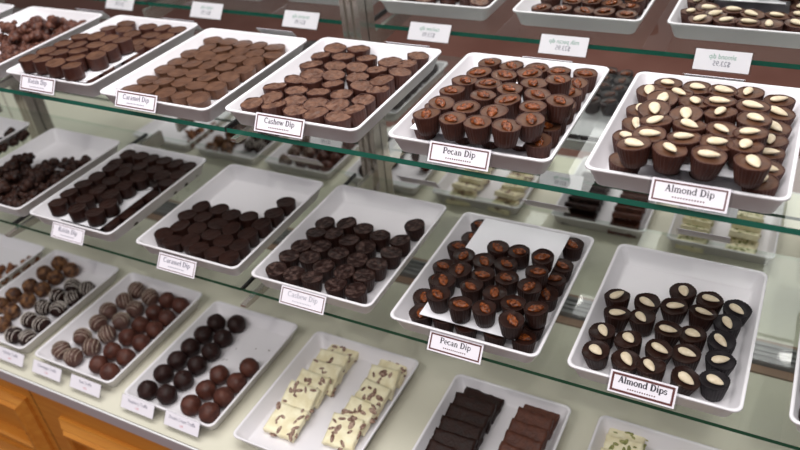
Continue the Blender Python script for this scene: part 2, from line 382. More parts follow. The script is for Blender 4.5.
def serif_me(s, height, mat, bold=1.):
    """text centred on x, baseline at y=0, cap height = height"""
    k = height/1.4; V = []; F = []; x = 0
    for ch in s:
        adv, st = GL[ch]
        for q in st:
            if q[0] == 'l':
                _, x0, y0, x1, y1, w = q; d = Vector((x1-x0, y1-y0)).normalized(); nn = Vector((-d.y, d.x))*w/2*bold
                b = len(V); V += [(x+x0+nn.x, y0+nn.y), (x+x1+nn.x, y1+nn.y), (x+x1-nn.x, y1-nn.y), (x+x0-nn.x, y0-nn.y)]; F.append((b, b+3, b+2, b+1))
            else:
                _, cx, cy, rx, ry, a0, a1, w = q; n = 14; b = len(V); w = w*bold
                for i in range(n+1):
                    a = R(a0+(a1-a0)*i/n); c, s_ = math.cos(a), math.sin(a)
                    V += [(x+cx+(rx+w/2)*c, cy+(ry+w/2*.7)*s_), (x+cx+(rx-w/2)*c, cy+(ry-w/2*.7)*s_)]
                for i in range(n): F.append((b+2*i, b+2*i+2, b+2*i+3, b+2*i+1))
        x += adv
    V = [((vx-x/2)*k, vy*k, 0) for vx, vy in V]
    return mesh('lettering', V, F, mat, smooth=False)
def sans_me(s, size, mat, squeeze=1.):
    cu = bpy.data.curves.new('lettering', 'FONT'); cu.body = s; cu.size = size; cu.align_x = 'CENTER'; cu.resolution_u = 3
    t = bpy.data.objects.new('tmp', cu); C.objects.link(t); bpy.context.view_layer.update()
    me = bpy.data.meshes.new_from_object(t); bpy.data.objects.remove(t); bpy.data.curves.remove(cu)
    for v in me.vertices: v.co.x *= squeeze
    me.materials.clear(); me.materials.append(mat); me.name = 'lettering'; return me
def dots_me(n, pitch, r, mat):
    V = []; F = []
    for i in range(n):
        b = len(V)
        for k in range(8): V.append(((i-(n-1)/2)*pitch+r*math.cos(k*PI/4), r*math.sin(k*PI/4), 0))
        F.append(tuple(range(b, b+8)))
    return mesh('dotted_line', V, F, mat, smooth=False)
def frame_me(W, Hh, t, mat):
    V = [(-W/2, -Hh/2, 0), (W/2, -Hh/2, 0), (W/2, Hh/2, 0), (-W/2, Hh/2, 0), (-W/2+t, -Hh/2+t, 0), (W/2-t, -Hh/2+t, 0), (W/2-t, Hh/2-t, 0), (-W/2+t, Hh/2-t, 0)]
    F = [(i, (i+1) % 4, (i+1) % 4+4, i+4) for i in range(4)]
    return mesh('border', V, F, mat, smooth=False)
def price_tag(xb, yb, zb, xt, yt, zt, W, label, text, grp, border=.0014, ink='ink', dots=True, price=None, back=False, arm=None, bold=1., line2=None):
    """card leaning from its lower edge midpoint b to its upper edge midpoint t, in a clear acrylic sleeve"""
    b, t = Vector((xb, yb, zb)), Vector((xt, yt, zt)); up = (t-b); Hh = up.length
    tilt = math.atan2(t.z-b.z, abs(t.y-b.y)+1e-9)
    rx = tilt if not back else tilt
    mid = (b+t)/2
    e = thing('price_tag', label, 'price tag', mid, (rx, 0, PI if back else 0), grp)
    obj('card', box_me('card', -W/2, W/2, -Hh/2, Hh/2, -.0006, 0, M['card']), e)
    hb = box_me('holder', -W/2-.003, W/2+.003, -Hh/2-.0015, Hh/2+.0015, -.0022, -.0008, M['acrylic']); obj('holder', hb, e)
    if arm: obj('clip', box_me('clip', -W/2*.8, W/2*.8, -Hh/2-.0015, -Hh/2+.001, -arm, -.0022, M['acrylic']), e)
    if border: obj('border', frame_me(W*.94, Hh*.84, border, M['border']), e, (0, 0, .0003))
    if dots is True:
        obj('lettering', serif_me(text, Hh*.285, M[ink], bold*1.45), e, (0, 0, .0003)).location.y = Hh*.01
        obj('dotted_line', dots_me(12, W*.036, W*.0115, M[ink if ink != 'ink' else 'border']), e, (0, -Hh*.2, .0003))
    elif text:
        obj('lettering', sans_me(text, Hh*.34, M[ink], .8), e, (0, Hh*.08, .0003))
        if price: obj('lettering', sans_me(price, Hh*(.34 if back else .2), M['inkpale' if back else 'inkred'], .85), e, (0, -Hh*.26, .0003))
    return e

DATA = {"T6l":[[-0.1687,0.8515],[-0.1785,0.9104],[-0.1767,0.9489],[-0.0095,0.8515],[-0.0095,0.8847],[-0.0095,0.9209],[-0.0095,0.9541],[-0.0095,0.9908],[-0.0095,1.0339],[-0.1785,1.0566],[-0.1412,1.0575],[-0.1196,1.0845],[-0.0865,1.0832],[-0.0497,1.0845],[-0.1605,1.0845],[-0.0104,1.0702],[-0.1785,0.9906],[-0.12,0.89],[-0.08,0.89],[-0.1591,1.0296],[-0.116,1.0359],[-0.0842,1.0452],[-0.045,1.045]],"T6u":[[-0.1528,0.835],[-0.1151,0.835],[-0.0724,0.835],[-0.0237,0.835],[-0.1425,0.8666],[-0.1019,0.8655],[-0.0676,0.8678],[-0.0342,0.8665],[-0.141,0.8997],[-0.1036,0.8986],[-0.0652,0.901],[-0.0304,0.8995],[-0.1518,0.9352],[-0.1104,0.9316],[-0.0696,0.9405],[-0.0325,0.9418],[-0.1477,0.9682],[-0.1091,0.9647],[-0.0774,0.9745],[-0.0385,0.9754]],"T5u":[[-0.4143,0.9806],[-0.3777,0.9812],[-0.3449,0.9975],[-0.2964,0.9861],[-0.4258,0.9458],[-0.3892,0.9464],[-0.3532,0.9399],[-0.3268,0.9657],[-0.4263,0.9092],[-0.3814,0.9066],[-0.3395,0.9052],[-0.3117,0.9323],[-0.2765,0.9221],[-0.4286,0.8714],[-0.3894,0.8706],[-0.3476,0.8695],[-0.303,0.8967],[-0.4308,0.834],[-0.3932,0.834],[-0.3566,0.834],[-0.2952,0.861],[-0.3199,0.834]],"T5l":[[-0.4411,1.089],[-0.4029,1.0872],[-0.3637,1.089],[-0.3256,1.0844],[-0.286,1.089],[-0.2896,1.0526],[-0.286,1.0162],[-0.286,0.943],[-0.286,0.9064],[-0.286,0.8698],[-0.3187,0.8899],[-0.2869,0.9796],[-0.46,0.9156],[-0.46,0.8789],[-0.4,0.885],[-0.36,0.885],[-0.44,1.04],[-0.4,1.04],[-0.36,1.04],[-0.3234,1.0385]],"T4l":[[-0.7336,1.0787],[-0.6878,1.0849],[-0.7373,1.0421],[-0.6975,1.0472],[-0.6514,1.0504],[-0.5697,1.0872],[-0.6059,1.0498],[-0.5697,1.0511],[-0.7333,1.0034],[-0.692,1.0098],[-0.6538,1.0144],[-0.6129,1.0134],[-0.5713,1.015],[-0.7135,0.9732],[-0.6756,0.9776],[-0.6313,0.9804],[-0.5815,0.9804],[-0.7307,0.9415],[-0.6939,0.9428],[-0.6539,0.9446],[-0.6079,0.9519],[-0.5697,0.9462],[-0.7432,0.9075],[-0.7037,0.908],[-0.6621,0.9094],[-0.6236,0.9192],[-0.7483,0.8467],[-0.7264,0.8755],[-0.685,0.8771],[-0.6457,0.8772],[-0.6101,0.8851],[-0.5795,0.9114],[-0.7046,0.8467],[-0.6654,0.8467],[-0.6262,0.8467],[-0.5901,0.8467],[-0.5697,0.8766]],"T3l":[[-1.0062,1.0722],[-0.9701,1.0722],[-0.934,1.0722],[-0.8979,1.0722],[-0.8607,1.0722],[-0.9917,1.0392],[-0.9556,1.0389],[-0.917,1.0404],[-0.8808,1.0404],[-0.8433,1.0406],[-1.0062,1.0061],[-0.9701,1.005],[-0.9342,1.0086],[-0.8981,1.0086],[-0.8619,1.0096],[-1.0062,0.97],[-0.9701,0.9689],[-0.9342,0.9725],[-0.898,0.9725],[-0.8564,0.9739],[-1.0062,0.9338],[-0.9706,0.9282],[-0.9354,0.9364],[-0.9,0.929],[-0.8652,0.9389],[-1.0062,0.8882],[-0.9703,0.8921],[-0.9349,0.8991],[-0.8993,0.8929],[-0.8642,0.9017],[-1.0062,0.8486],[-0.9709,0.856],[-0.9347,0.8561],[-0.8986,0.8547],[-0.8625,0.8545]],"T2u":[[-1.2403,0.8449],[-1.2051,0.8444],[-1.1697,0.8421],[-1.126,0.8391],[-1.2359,0.882],[-1.2008,0.8801],[-1.146,0.8681],[-1.2313,0.9177],[-1.1688,0.8947],[-1.1184,0.8898],[-1.2241,0.9521],[-1.1937,0.9195],[-1.1579,0.9281],[-1.1207,0.9249],[-1.1919,0.9661],[-1.1568,0.9633],[-1.1211,0.96]],"T2l":[[-1.1775,0.8512],[-1.2466,1.0877],[-1.2616,1.056],[-1.2252,1.0598],[-1.1886,1.0465],[-1.1831,1.0842],[-1.1424,1.0875],[-1.1073,1.0877],[-1.1423,1.0496],[-1.1423,1.0144],[-1.1073,1.0526],[-1.1209,0.9851],[-1.1073,1.0175],[-1.1863,1.0104],[-1.1073,0.9527],[-1.2478,0.8512],[-1.2126,0.8512],[-1.1424,0.8512],[-1.1073,0.8512],[-1.1073,0.89],[-1.23,0.9],[-1.22,0.95]],"M2u":[[-1.2506,0.7912],[-1.1931,0.791],[-1.1473,0.791],[-1.2541,0.8282],[-1.2077,0.8235],[-1.1453,0.8266],[-1.2547,0.8639],[-1.2043,0.859],[-1.166,0.8556],[-1.2496,0.8991],[-1.2065,0.8946],[-1.1625,0.891],[-1.2468,0.9347],[-1.2039,0.931],[-1.1576,0.9264]],"M2l":[[-1.2972,1.0295],[-1.2616,1.0295],[-1.2942,0.9873],[-1.2595,0.9793],[-1.2269,0.9939],[-1.2261,1.0295],[-1.2073,0.9642],[-1.1868,0.9939],[-1.1905,1.0295],[-1.155,1.0295],[-1.1532,0.9821],[-1.1195,0.9939],[-1.1453,0.9336],[-1.1208,0.9077],[-1.1313,0.8736],[-1.1195,0.84],[-1.1286,0.8055],[-1.1195,0.9582],[-1.1195,1.0295],[-1.25,0.8055],[-1.2,0.8055],[-1.1643,0.8055]],"M3l":[[-0.9871,0.9117],[-0.9475,0.9161],[-0.911,0.9076],[-0.8746,0.9126],[-0.8339,0.9815],[-0.8349,0.9409],[-0.834,0.9038],[-0.9964,0.8768],[-0.9592,0.882],[-0.9194,0.8725],[-0.8811,0.8718],[-0.8411,0.8684],[-0.9826,0.8434],[-0.9468,0.848],[-0.9077,0.8383],[-0.8718,0.8341],[-0.8346,0.8328],[-0.9345,0.8141],[-0.9028,0.7967],[-0.8667,0.7967],[-0.8305,0.7967],[-0.9992,0.8113],[-0.9662,0.7967]],"M4l":[[-0.7169,0.9423],[-0.6759,0.9552],[-0.639,0.949],[-0.5998,0.9387],[-0.5569,0.9383],[-0.5557,0.9924],[-0.7164,0.9048],[-0.6813,0.9174],[-0.6452,0.9078],[-0.6087,0.9037],[-0.7215,0.8667],[-0.6861,0.8775],[-0.647,0.8705],[-0.7265,0.8299],[-0.6894,0.8415],[-0.6055,0.8657],[-0.5679,0.8646],[-0.7267,0.7937],[-0.6905,0.7937],[-0.6544,0.7937],[-0.6512,0.8297],[-0.6094,0.8297],[-0.5733,0.8289],[-0.6062,0.7937],[-0.5605,0.9022],[-0.565,0.7937]],"M5u":[[-0.4162,0.796],[-0.3769,0.7854],[-0.3392,0.7909],[-0.2955,0.7831],[-0.4236,0.8313],[-0.3752,0.83],[-0.3392,0.8275],[-0.3043,0.8182],[-0.297,0.8616],[-0.4089,0.8643],[-0.3694,0.8661],[-0.3324,0.8693],[-0.4202,0.8991],[-0.384,0.8992],[-0.3477,0.902],[-0.2952,0.8977],[-0.3752,0.9385],[-0.3375,0.9386],[-0.3001,0.941],[-0.2682,0.8155]],"M5l":[[-0.4562,0.8193],[-0.443,0.7857],[-0.4441,0.9913],[-0.4494,0.8641],[-0.4562,0.9007],[-0.4562,0.9572],[-0.4432,1.0312],[-0.2777,1.0312],[-0.2777,0.9684],[-0.2777,0.9303],[-0.2777,0.8942],[-0.2777,0.8219],[-0.2781,0.7857],[-0.4068,0.7857],[-0.3687,0.7857],[-0.3232,0.7857],[-0.3529,1.0312],[-0.3932,1.0312]],"M6l":[[-0.173,0.9213],[-0.1317,0.9301],[-0.0844,0.9726],[-0.0455,0.966],[-0.0077,0.9605],[-0.1667,0.8837],[-0.1279,0.8903],[-0.0914,0.9339],[-0.0537,0.9287],[-0.0137,0.9229],[-0.1732,0.839],[-0.1333,0.8367],[-0.0921,0.8761],[-0.0539,0.8786],[-0.0162,0.8841],[-0.1716,0.8009],[-0.1325,0.7986],[-0.0953,0.8341],[-0.0563,0.8405],[-0.0151,0.8433],[-0.0946,0.794],[-0.0549,0.7927],[-0.0144,0.8015]],"D2bl":[[-1.4879,0.906],[-1.5388,0.9155],[-1.5432,0.8723],[-1.5031,0.8701],[-1.5354,0.822],[-1.4965,0.8247],[-1.5476,0.782],[-1.4983,0.7811],[-1.5469,0.743],[-1.5023,0.738],[-1.4841,0.6977]],"D2sl":[[-1.4334,0.8605],[-1.3909,0.8657],[-1.4392,0.8191],[-1.3956,0.827],[-1.4395,0.7771],[-1.3988,0.7853],[-1.4342,0.7316],[-1.3952,0.7323],[-1.4272,0.682],[-1.3885,0.6868]],"D3sl":[[-1.2706,0.9063],[-1.22,0.8988],[-1.269,0.865],[-1.2235,0.8528],[-1.2792,0.8243],[-1.2247,0.8093],[-1.2705,0.7842],[-1.2235,0.7648],[-1.2703,0.7363],[-1.2264,0.7206],[-1.2832,0.6881],[-1.2408,0.6822]],"D3bl":[[-1.1724,0.9043],[-1.1315,0.9018],[-1.1723,0.8596],[-1.1315,0.8561],[-1.1735,0.8158],[-1.1315,0.8151],[-1.1724,0.7748],[-1.1315,0.7723],[-1.1724,0.7282],[-1.1315,0.7255],[-1.1718,0.6873],[-1.1315,0.6795]],"D4dl":[[-1.0147,0.884],[-0.9701,0.8973],[-1.0169,0.8426],[-0.9699,0.8505],[-1.0182,0.801],[-0.968,0.8074],[-1.0195,0.76],[-0.971,0.7653],[-1.0205,0.7188],[-0.9701,0.7204],[-1.0205,0.6716],[-0.9761,0.6778]],"D4ml":[[-0.8639,0.7998],[-0.9096,0.7601],[-0.8625,0.7563],[-0.9084,0.7178],[-0.864,0.7154],[-0.9118,0.6742],[-0.8654,0.6729]],"M1":[[-1.4611,0.9502],[-1.4225,0.9627],[-1.388,0.9784],[-1.5104,0.9108],[-1.4732,0.9],[-1.5214,0.8784],[-1.4787,0.8702],[-1.4273,0.8872],[-1.4164,0.9141],[-1.388,0.9204],[-1.4717,0.8421],[-1.4452,0.8538],[-1.4169,0.8601],[-1.388,0.8624],[-1.4453,0.8248],[-1.4169,0.8311],[-1.388,0.8329],[-1.4181,0.802],[-1.388,0.802],[-1.388,0.8914],[-1.388,0.9494],[-1.5157,0.8468],[-1.4875,0.8177],[-1.4631,0.802]],"M0":[[-1.7007,1.0259],[-1.655,0.9705],[-1.655,1.0003],[-1.655,0.9109],[-1.655,0.881],[-1.655,1.03],[-1.655,0.9407],[-1.6856,0.984]],"T1":[[-1.4866,1.0643],[-1.4617,1.0158],[-1.441,1.0415],[-1.4162,1.023],[-1.4217,1.0658],[-1.3897,1.039],[-1.391,1.07],[-1.36,1.048],[-1.36,1.07],[-1.4538,0.983],[-1.4164,0.9631],[-1.4243,0.993],[-1.3901,0.9894],[-1.36,1.004],[-1.36,1.026],[-1.4397,0.9426],[-1.4123,0.9273],[-1.3893,0.948],[-1.36,0.96],[-1.36,0.982],[-1.391,0.8932],[-1.36,0.894],[-1.36,0.916],[-1.36,0.85],[-1.36,0.938],[-1.36,0.872],[-1.4898,0.9744]],"D1":[[-1.63,0.8783],[-1.63,0.9093],[-1.63,0.8459],[-1.6565,0.8622],[-1.63,0.8149],[-1.6821,0.8447],[-1.6654,0.8186],[-1.63,0.7839]]}

# ============================================================ the place
# floor of the shop in front of the case (seen in the mirror)
fl = obj('floor', box_me('floor', -6, 6, -6, 2.7, -.05, 0, M['floor'])); fl['kind'] = 'structure'
wb = obj('wall_back', box_me('wall_back', -6, 6, 2.7, 2.8, 0, 3.2, plain('cream_wall', srgb(205, 198, 186), .7))); wb['kind'] = 'structure'

# ---- display case: cabinet, deck, trim, mirror back, uprights, brackets
case = thing('display_case', 'long shop display case with maple cabinet, pale deck, metal trim and mirrored back', 'display case', (0, 0, 0))
X0, X1 = -3.2, .9
FR = .617
obj('deck', box_me('deck', X0, X1, FR-.0088, 1.172, DECK-.02, DECK, M['deck']), case)
obj('metal_trim', box_me('metal_trim', X0, X1, FR-.014, FR-.0095, DECK-.032, DECK-.003, M['alu'], .001), case)
obj('highlight_bead', box_me('highlight_bead', X0, X1, FR-.014, FR-.0110, DECK-.0028, DECK+.0008, M['aluglint'], .001), case)  # thin strip carrying the painted highlight of the trim
obj('cabinet_body', box_me('cabinet_body', X0, X1, FR, 1.26, .08, DECK-.021, M['wood']), case)
obj('toe_kick', box_me('toe_kick', X0, X1, FR+.05, 1.2, 0, .08, M['seam']), case)
obj('back_strip', box_me('back_strip', X0, X1, 1.173, 1.193, DECK-.02, DECK+.004, M['woodstrip'], .001), case)
tr = bmesh.new()
obj('door_track', box_me('door_track', X0, X1, 1.194, MIR-.002, DECK-.02, DECK+.016, M['track'], .0015), case)
obj('track_rail', box_me('track_rail', X0, X1, 1.204, 1.208, DECK+.0165, DECK+.021, M['track']), case)

def molding(x0, x1, z0, z1, name='drawer_molding'):
    """picture frame of stepped molding standing proud of the cabinet face"""
    prof = [(0, 0), (.0, .008), (.003, .009), (.015, .019), (.018, .018), (.024, .026), (.031, .026), (.034, .02), (.034, 0)]
    V = []; F = []; n = len(prof)
    cs = [(x0, z0, 1, 1), (x1, z0, -1, 1), (x1, z1, -1, -1), (x0, z1, 1, -1)]
    for cx, cz, sx, sz in cs:
        for d, h in prof: V.append((cx+sx*d, FR-h, cz+sz*d))
    for c in range(4):
        for i in range(n-1): F.append((c*n+i, ((c+1) % 4)*n+i, ((c+1) % 4)*n+i+1, c*n+i+1))
    me = mesh(name, V, F, M['wood'], smooth=False)
    bm = bmesh.new(); bm.from_mesh(me); bmesh.ops.recalc_face_normals(bm, faces=bm.faces[:])
    bm.to_mesh(me); bm.free()
    o = obj(name, me, case); return o
for xa, xb, zt in ((-2.55, -2.02, CZ-1.205), (-1.97, -1.368, CZ-1.204), (-1.271, -.75, CZ-1.222), (-.65, -.10, CZ-1.222), (0., .55, CZ-1.222)):
    molding(xa, xb, zt-.19, zt); molding(xa, xb, .14, zt-.235, 'door_molding')
for xs in (-1.995, -1.345, -.70, -.05):
    obj('panel_gap', box_me('panel_gap', xs-.0007, xs+.0007, FR-.0006, FR+.0005, .1, DECK-.04, M['seam']), case)

for xa, xb in ((-3.2, -1.972), (-1.968, -.772), (-.768, .9)):
    obj('mirror_panel', box_me('mirror_panel', xa, xb, MIR, MIR+.005, DECK-.01, CZ-.2, M['mirror']), case)
obj('mirror_frame', box_me('mirror_frame', X0, X1, MIR-.01, MIR+.012, CZ-.199, CZ-.16, M['alu']), case)

def upright(x):
    """slotted square post"""
    w, d = .040, .026; V = []; F = []
    P = [(-w/2, -d/2), (-w*.28, -d/2), (-w*.24, -d/2+.005), (-w*.14, -d/2+.005), (-w*.1, -d/2), (w*.1, -d/2), (w*.14, -d/2+.005), (w*.24, -d/2+.005), (w*.28, -d/2), (w/2, -d/2), (w/2, d/2), (-w/2, d/2)]
    rg = [[(x+a, 1.205+b, z) for a, b in P] for z in (DECK+.0215, CZ-.2)]
    obj('upright', rings_me('upright', rg, M['steel'], smooth=False), case)
for x in (-1.86, -.765): upright(x)
def bracket(x, z, yf):
    V = []; t = .0050; F = []
    P = [(yf, -.004), (yf+.004, -.0085), (yf+.05, -.013), (1.14, -.032), (1.191, -.034), (1.191, 0), (yf, 0)]
    rg = [[(x+s, y, z+dz) for y, dz in P] for s in (-t, t)]
    obj('shelf_bracket', rings_me('shelf_bracket', rg, M['steel'], smooth=False), case)
TG, MG = .0085, .0065
for x in (-1.97, -1.37, -.77):
    bracket(x+.012, MID-MG-.0008, .727); bracket(x+.012, TOP-TG-.0008, .800)

# ---- glass shelves
def shelf(xa, xb, ya, yb, z, t, edge, label, grp):
    o = tag(obj('glass_shelf', box_me('glass_shelf', xa, xb, ya, yb, z-t, z, None, 0, mats=[M['glass'], M[edge]], edge=1)), label, 'shelf', grp)
    me = o.data
    for f in me.polygons: f.use_smooth = False
    return o
J = [(-2.57, -1.973), (-1.967, -1.373), (-1.367, -.7835), (-.7795, .45)]
pos = ['at the far left', 'left of centre', 'in the middle', 'at the right']
for (xa, xb), p in zip(J, pos):
    shelf(xa, xb, .814, 1.165, TOP, TG, 'edge_top', 'top clear glass shelf panel %s, green front edge' % p, 'top glass shelf panels')
    shelf(xa, xb, .757, 1.160, MID, MG, 'edge_mid', 'lower clear glass shelf panel %s, dark green edge' % p, 'lower glass shelf panels')
for x, w in ((-1.97, 'at far left'), (-1.37, 'left of centre'), (-.7815, 'beside the cashew trays')):
    for z, t, ya, yb, n in ((TOP, TG, .815, 1.164, 'top'), (MID, MG, .758, 1.159, 'lower')):
        ww = .0019 if x > -1 else .0026
        tag(obj('black_seam', box_me('black_seam', x-ww, x+ww, ya, yb, z-t, z+.0004, M['seam'])), 'thin black seam between %s glass shelf panels %s' % (n, w), 'seam', '%s shelf seams' % n)

# ---- trays
GT, GM, GD = 'white trays on the top shelf', 'white trays on the middle shelf', 'white trays on the deck'
tray('T0', -1.83, -1.602, .81, 1.11, TOP, 'white tray on top shelf at far left corner', GT)
tray('T1', -1.557, -1.330, .825, 1.115, TOP, 'white tray of red brown clusters on top shelf', GT)
tray('T2', -1.294, -1.072, .82, 1.119, TOP, 'white top shelf tray with board and stacked raisin dips', GT)
tray('T3', -1.038, -.802, .803, 1.104, TOP, 'white top shelf tray full of flat caramel dips', GT)
tray('T4', -.780, -.538, .815, 1.119, TOP, 'white top shelf tray of bloomed cashew dips', GT)
tray('T5', -.492, -.254, .817, 1.121, TOP, 'white top shelf tray of milk pecan dips on board', GT)
tray('T6', -.212, .024, .818, 1.118, TOP, 'white top shelf tray piled with milk almond dips', GT)
tray('M0', -1.88, -1.652, .765, 1.065, MID, 'white middle shelf tray at far left edge, dark clusters', GM)
tray('M1', -1.575, -1.347, .765, 1.065, MID, 'white middle shelf tray of dark clusters, back part empty', GM)
tray('M2', -1.32, -1.092, .765, 1.065, MID, 'white middle shelf tray with board and dark raisin dips', GM)
tray('M3', -1.031, -.792, .765, 1.065, MID, 'white middle shelf tray half full of plain dark caramel dips', GM)
tray('M4', -.762, -.524, .762, 1.069, MID, 'white middle shelf tray of dusty dark cashew dips', GM)
tray('M5', -.488, -.246, .754, 1.063, MID, 'white middle shelf tray of dark pecan dips on board', GM)
tray('M6', -.206, .025, .756, 1.062, MID, 'white middle shelf tray of dark almond dips', GM)
tray('M7', .078, .306, .765, 1.065, MID, 'white middle shelf tray at the right edge, dark pieces', GM)
tray('D1', -1.84, -1.612, .645, .945, DECK, 'white deck tray at far left, brown clusters', GD)
tray('D2', -1.583, -1.356, .648, .948, DECK, 'white deck tray of nut dusted and white striped truffles', GD)
tray('D3', -1.322, -1.096, .647, .947, DECK, 'white deck tray of beige striped and brown truffles', GD)
tray('D4', -1.055, -.829, .638, .938, DECK, 'white deck tray of smooth dark and milk truffles', GD)
tray('D5', -.785, -.543, .638, .938, DECK, 'white deck tray of ivory nougat slices', GD)
tray('D6', -.464, -.237, .636, .936, DECK, 'white deck tray of dark and milk fudge slices', GD)
tray('D7', -.188, .040, .640, .940, DECK, 'white deck tray of ivory nougat below almond dips tag', GD)
tray('D8', .09, .318, .640, .940, DECK, 'white deck tray at far right, dark truffles', GD)

# ---- cups
K_T6 = kind(.0203, .0146, .028, 28, 'milkshade', 'milk', 'almond', seed=10, amp=.042)
K_T5 = kind(.0186, .0142, .028, 24, 'milkshade', 'milk', 'pecan', dip=.0015, seed=20, amp=.042)
K_T4 = kind(.0188, .0150, .027, 20, 'milkshade', 'milkdull', None, dip=-.0004, rough=.0016, wavy=.0006, seed=30)
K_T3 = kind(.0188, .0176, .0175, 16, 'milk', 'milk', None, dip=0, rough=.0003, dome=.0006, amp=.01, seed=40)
K_T2 = kind(.0182, .0172, .024, 16, 'milkshade', 'milk', None, amp=.008, dip=.0004, rough=.0004, seed=50)
K_M2 = kind(.0182, .0172, .024, 16, 'dark', 'dark', None, amp=.008, dip=.0004, rough=.0004, seed=60)
K_M3 = kind(.0186, .0170, .024, 16, 'dark', 'dark', None, amp=.012, dip=.0007, rough=.0003, seed=70)
K_M4 = kind(.0186, .0142, .028, 22, 'dark', 'darkbloom', None, dip=.0006, rough=.0006, seed=80)
K_M5 = kind(.0184, .0142, .028, 24, 'dark', 'dark', 'pecan', dip=.0015, seed=90, amp=.035)
K_M6 = kind(.0195, .0138, .028, 24, 'dark', 'dark', 'almond', dip=.0024, wavy=.0005, amp=.04, seed=100)
K_M6B = kind(.0195, .0138, .028, 24, 'darkblue', 'darkblue', 'almond', dip=.0024, wavy=.0005, amp=.04, seed=110)
def zt_(k): return TRAYS[k][4]
UP = .0325
def filt(P, box):
    return P
place_cups(K_T6, DATA['T6l'], zt_('T6'), 'almond dip', 'on top shelf, lower layer', 'top shelf almond dips', seed=1)
place_cups(K_T6, DATA['T6u'], zt_('T6')+UP+.0015, 'milk almond dip', 'on top shelf, upper layer', 'top shelf almond dips', seed=2, tilt=8)
place_cups(K_T5, DATA['T5l'], zt_('T5'), 'pecan dip', 'on top shelf, lower layer', 'top shelf pecan dips', seed=3)
place_cups(K_T5, DATA['T5u'], zt_('T5')+UP+.0015, 'milk pecan dip', 'on top shelf board', 'top shelf pecan dips', seed=4)
place_cups(K_T4, [(max(-.745, min(x, -.573)), min(max(y, .85), 1.082)) for x, y in DATA['T4l']], zt_('T4'), 'bloomed milk cashew dip', 'on top shelf', 'top shelf cashew dips', seed=5, tilt=8, vary=.14)
place_cups(K_T3, DATA['T3l'], zt_('T3'), 'flat milk caramel dip', 'on top shelf', 'top shelf caramel dips', seed=6, tilt=6, vary=.04)
place_cups(K_T2, DATA['T2l'], zt_('T2'), 'raisin dip', 'on top shelf, lower layer', 'top shelf raisin dips', seed=7)
place_cups(K_T2, DATA['T2u'], zt_('T2')+.0264, 'plain raisin dip', 'on top shelf board', 'top shelf raisin dips', seed=8)
place_cups(K_M2, DATA['M2l'], zt_('M2'), 'dark raisin dip', 'on middle shelf, lower layer', 'middle shelf raisin dips', seed=9)
place_cups(K_M2, DATA['M2u'], zt_('M2')+.0264, 'dark raisin dip', 'on middle shelf board', 'middle shelf raisin dips', seed=10)
place_cups(K_M3, DATA['M3l'], zt_('M3'), 'plain dark caramel dip', 'on middle shelf', 'middle shelf caramel dips', seed=11)
place_cups(K_M4, DATA['M4l'], zt_('M4'), 'dusty dark cashew dip', 'on middle shelf', 'middle shelf cashew dips', seed=12, tilt=6)
place_cups(K_M5, DATA['M5l'], zt_('M5'), 'dark pecan dip', 'on middle shelf, lower layer', 'middle shelf pecan dips', seed=13)
place_cups(K_M5, DATA['M5u'], zt_('M5')+UP+.0015, 'dark pecan dip', 'on middle shelf board', 'middle shelf pecan dips', seed=14)
blue = [i for i, (x, y) in enumerate(DATA['M6l']) if x > -.045]
place_cups(K_M6, DATA['M6l'], zt_('M6'), 'dark almond dip', 'on middle shelf', 'middle shelf almond dips', seed=15, tilt=9, alt=(blue, K_M6B))
place_cups(K_M3, [(.108, .80), (.107, .838), (.109, .876), (.125, .915), (.108, .952), (.146, .80), (.147, .84)], zt_('M7'), 'dark cup', 'in tray at right edge', 'dark cups at the right edge', seed=16)

def bd(key, x0, x1, y0, y1, label, rot=0):
    board((x0+x1)/2, (y0+y1)/2, x1-x0, y1-y0, zt_(key)+(.0325 if key in ('T5', 'T6', 'M5') else .025), label, rot)
bd('T6', -.170, -.036, .842, 1.0, 'white board between almond dip layers on top shelf')
bd('T5', -.463, -.298, .838, 1.02, 'white board between pecan dip layers on top shelf')
bd('T2', -1.263, -1.097, .833, .965, 'white board under upper raisin dips on top shelf')
bd('M2', -1.265, -1.130, .776, .93, 'white board under upper raisin dips on middle shelf')
bd('M5', -.441, -.286, .773, 1.047, 'white board bare at back between dark pecan dip layers')

# ---- truffles
def balls(P, r, z, mats, what, group, drz=None, seed=0, nv=3, gap=.02):
    rnd = random.Random(seed); var = [ball_me(r, seed+i, M[mats]) for i in range(nv)]
    dv = [drizzle_me(r, seed+i, M[drz], rnd.choice((4, 5, 6))) for i in range(4)] if drz else None
    rw = rows(P, gap)
    for i, (x, y) in enumerate(P):
        o = obj('truffle', var[rnd.randrange(nv)], None, (x, y, z+r*.82+.0004), (0, 0, rnd.uniform(0, 6.28)))
        tag(o, '%s on deck, %s' % (what, rw[i]), 'truffle', group)
        if dv: obj('icing_drizzle', dv[rnd.randrange(4)], o, (0, 0, 0), (R(rnd.uniform(-25, 25)), R(rnd.uniform(-25, 25)), 0))
zd = zt_('D3')
balls(DATA['D2bl'], .0193, zd, 'trufftan', 'nut dusted brown truffle', 'nut dusted truffles', seed=1)
balls(DATA['D2sl'], .0193, zd, 'truffdark', 'black truffle with white stripes', 'white striped dark truffles', 'icing', seed=11)
balls(DATA['D3sl'], .0200, zd, 'truffgrey', 'brown truffle with beige stripes', 'beige striped truffles', 'icinggrey', seed=21)
balls(DATA['D3bl'], .0200, zd, 'truffmilk', 'plain reddish brown truffle beside beige striped ones', 'reddish brown truffles', seed=31)
balls(DATA['D4dl'], .0205, zd, 'truffdark', 'smooth near black truffle', 'smooth dark truffles', seed=41)
balls(DATA['D4ml'], .0205, zd, 'truffmilk', 'smooth milk truffle right of near black ones', 'smooth milk truffles', seed=51)
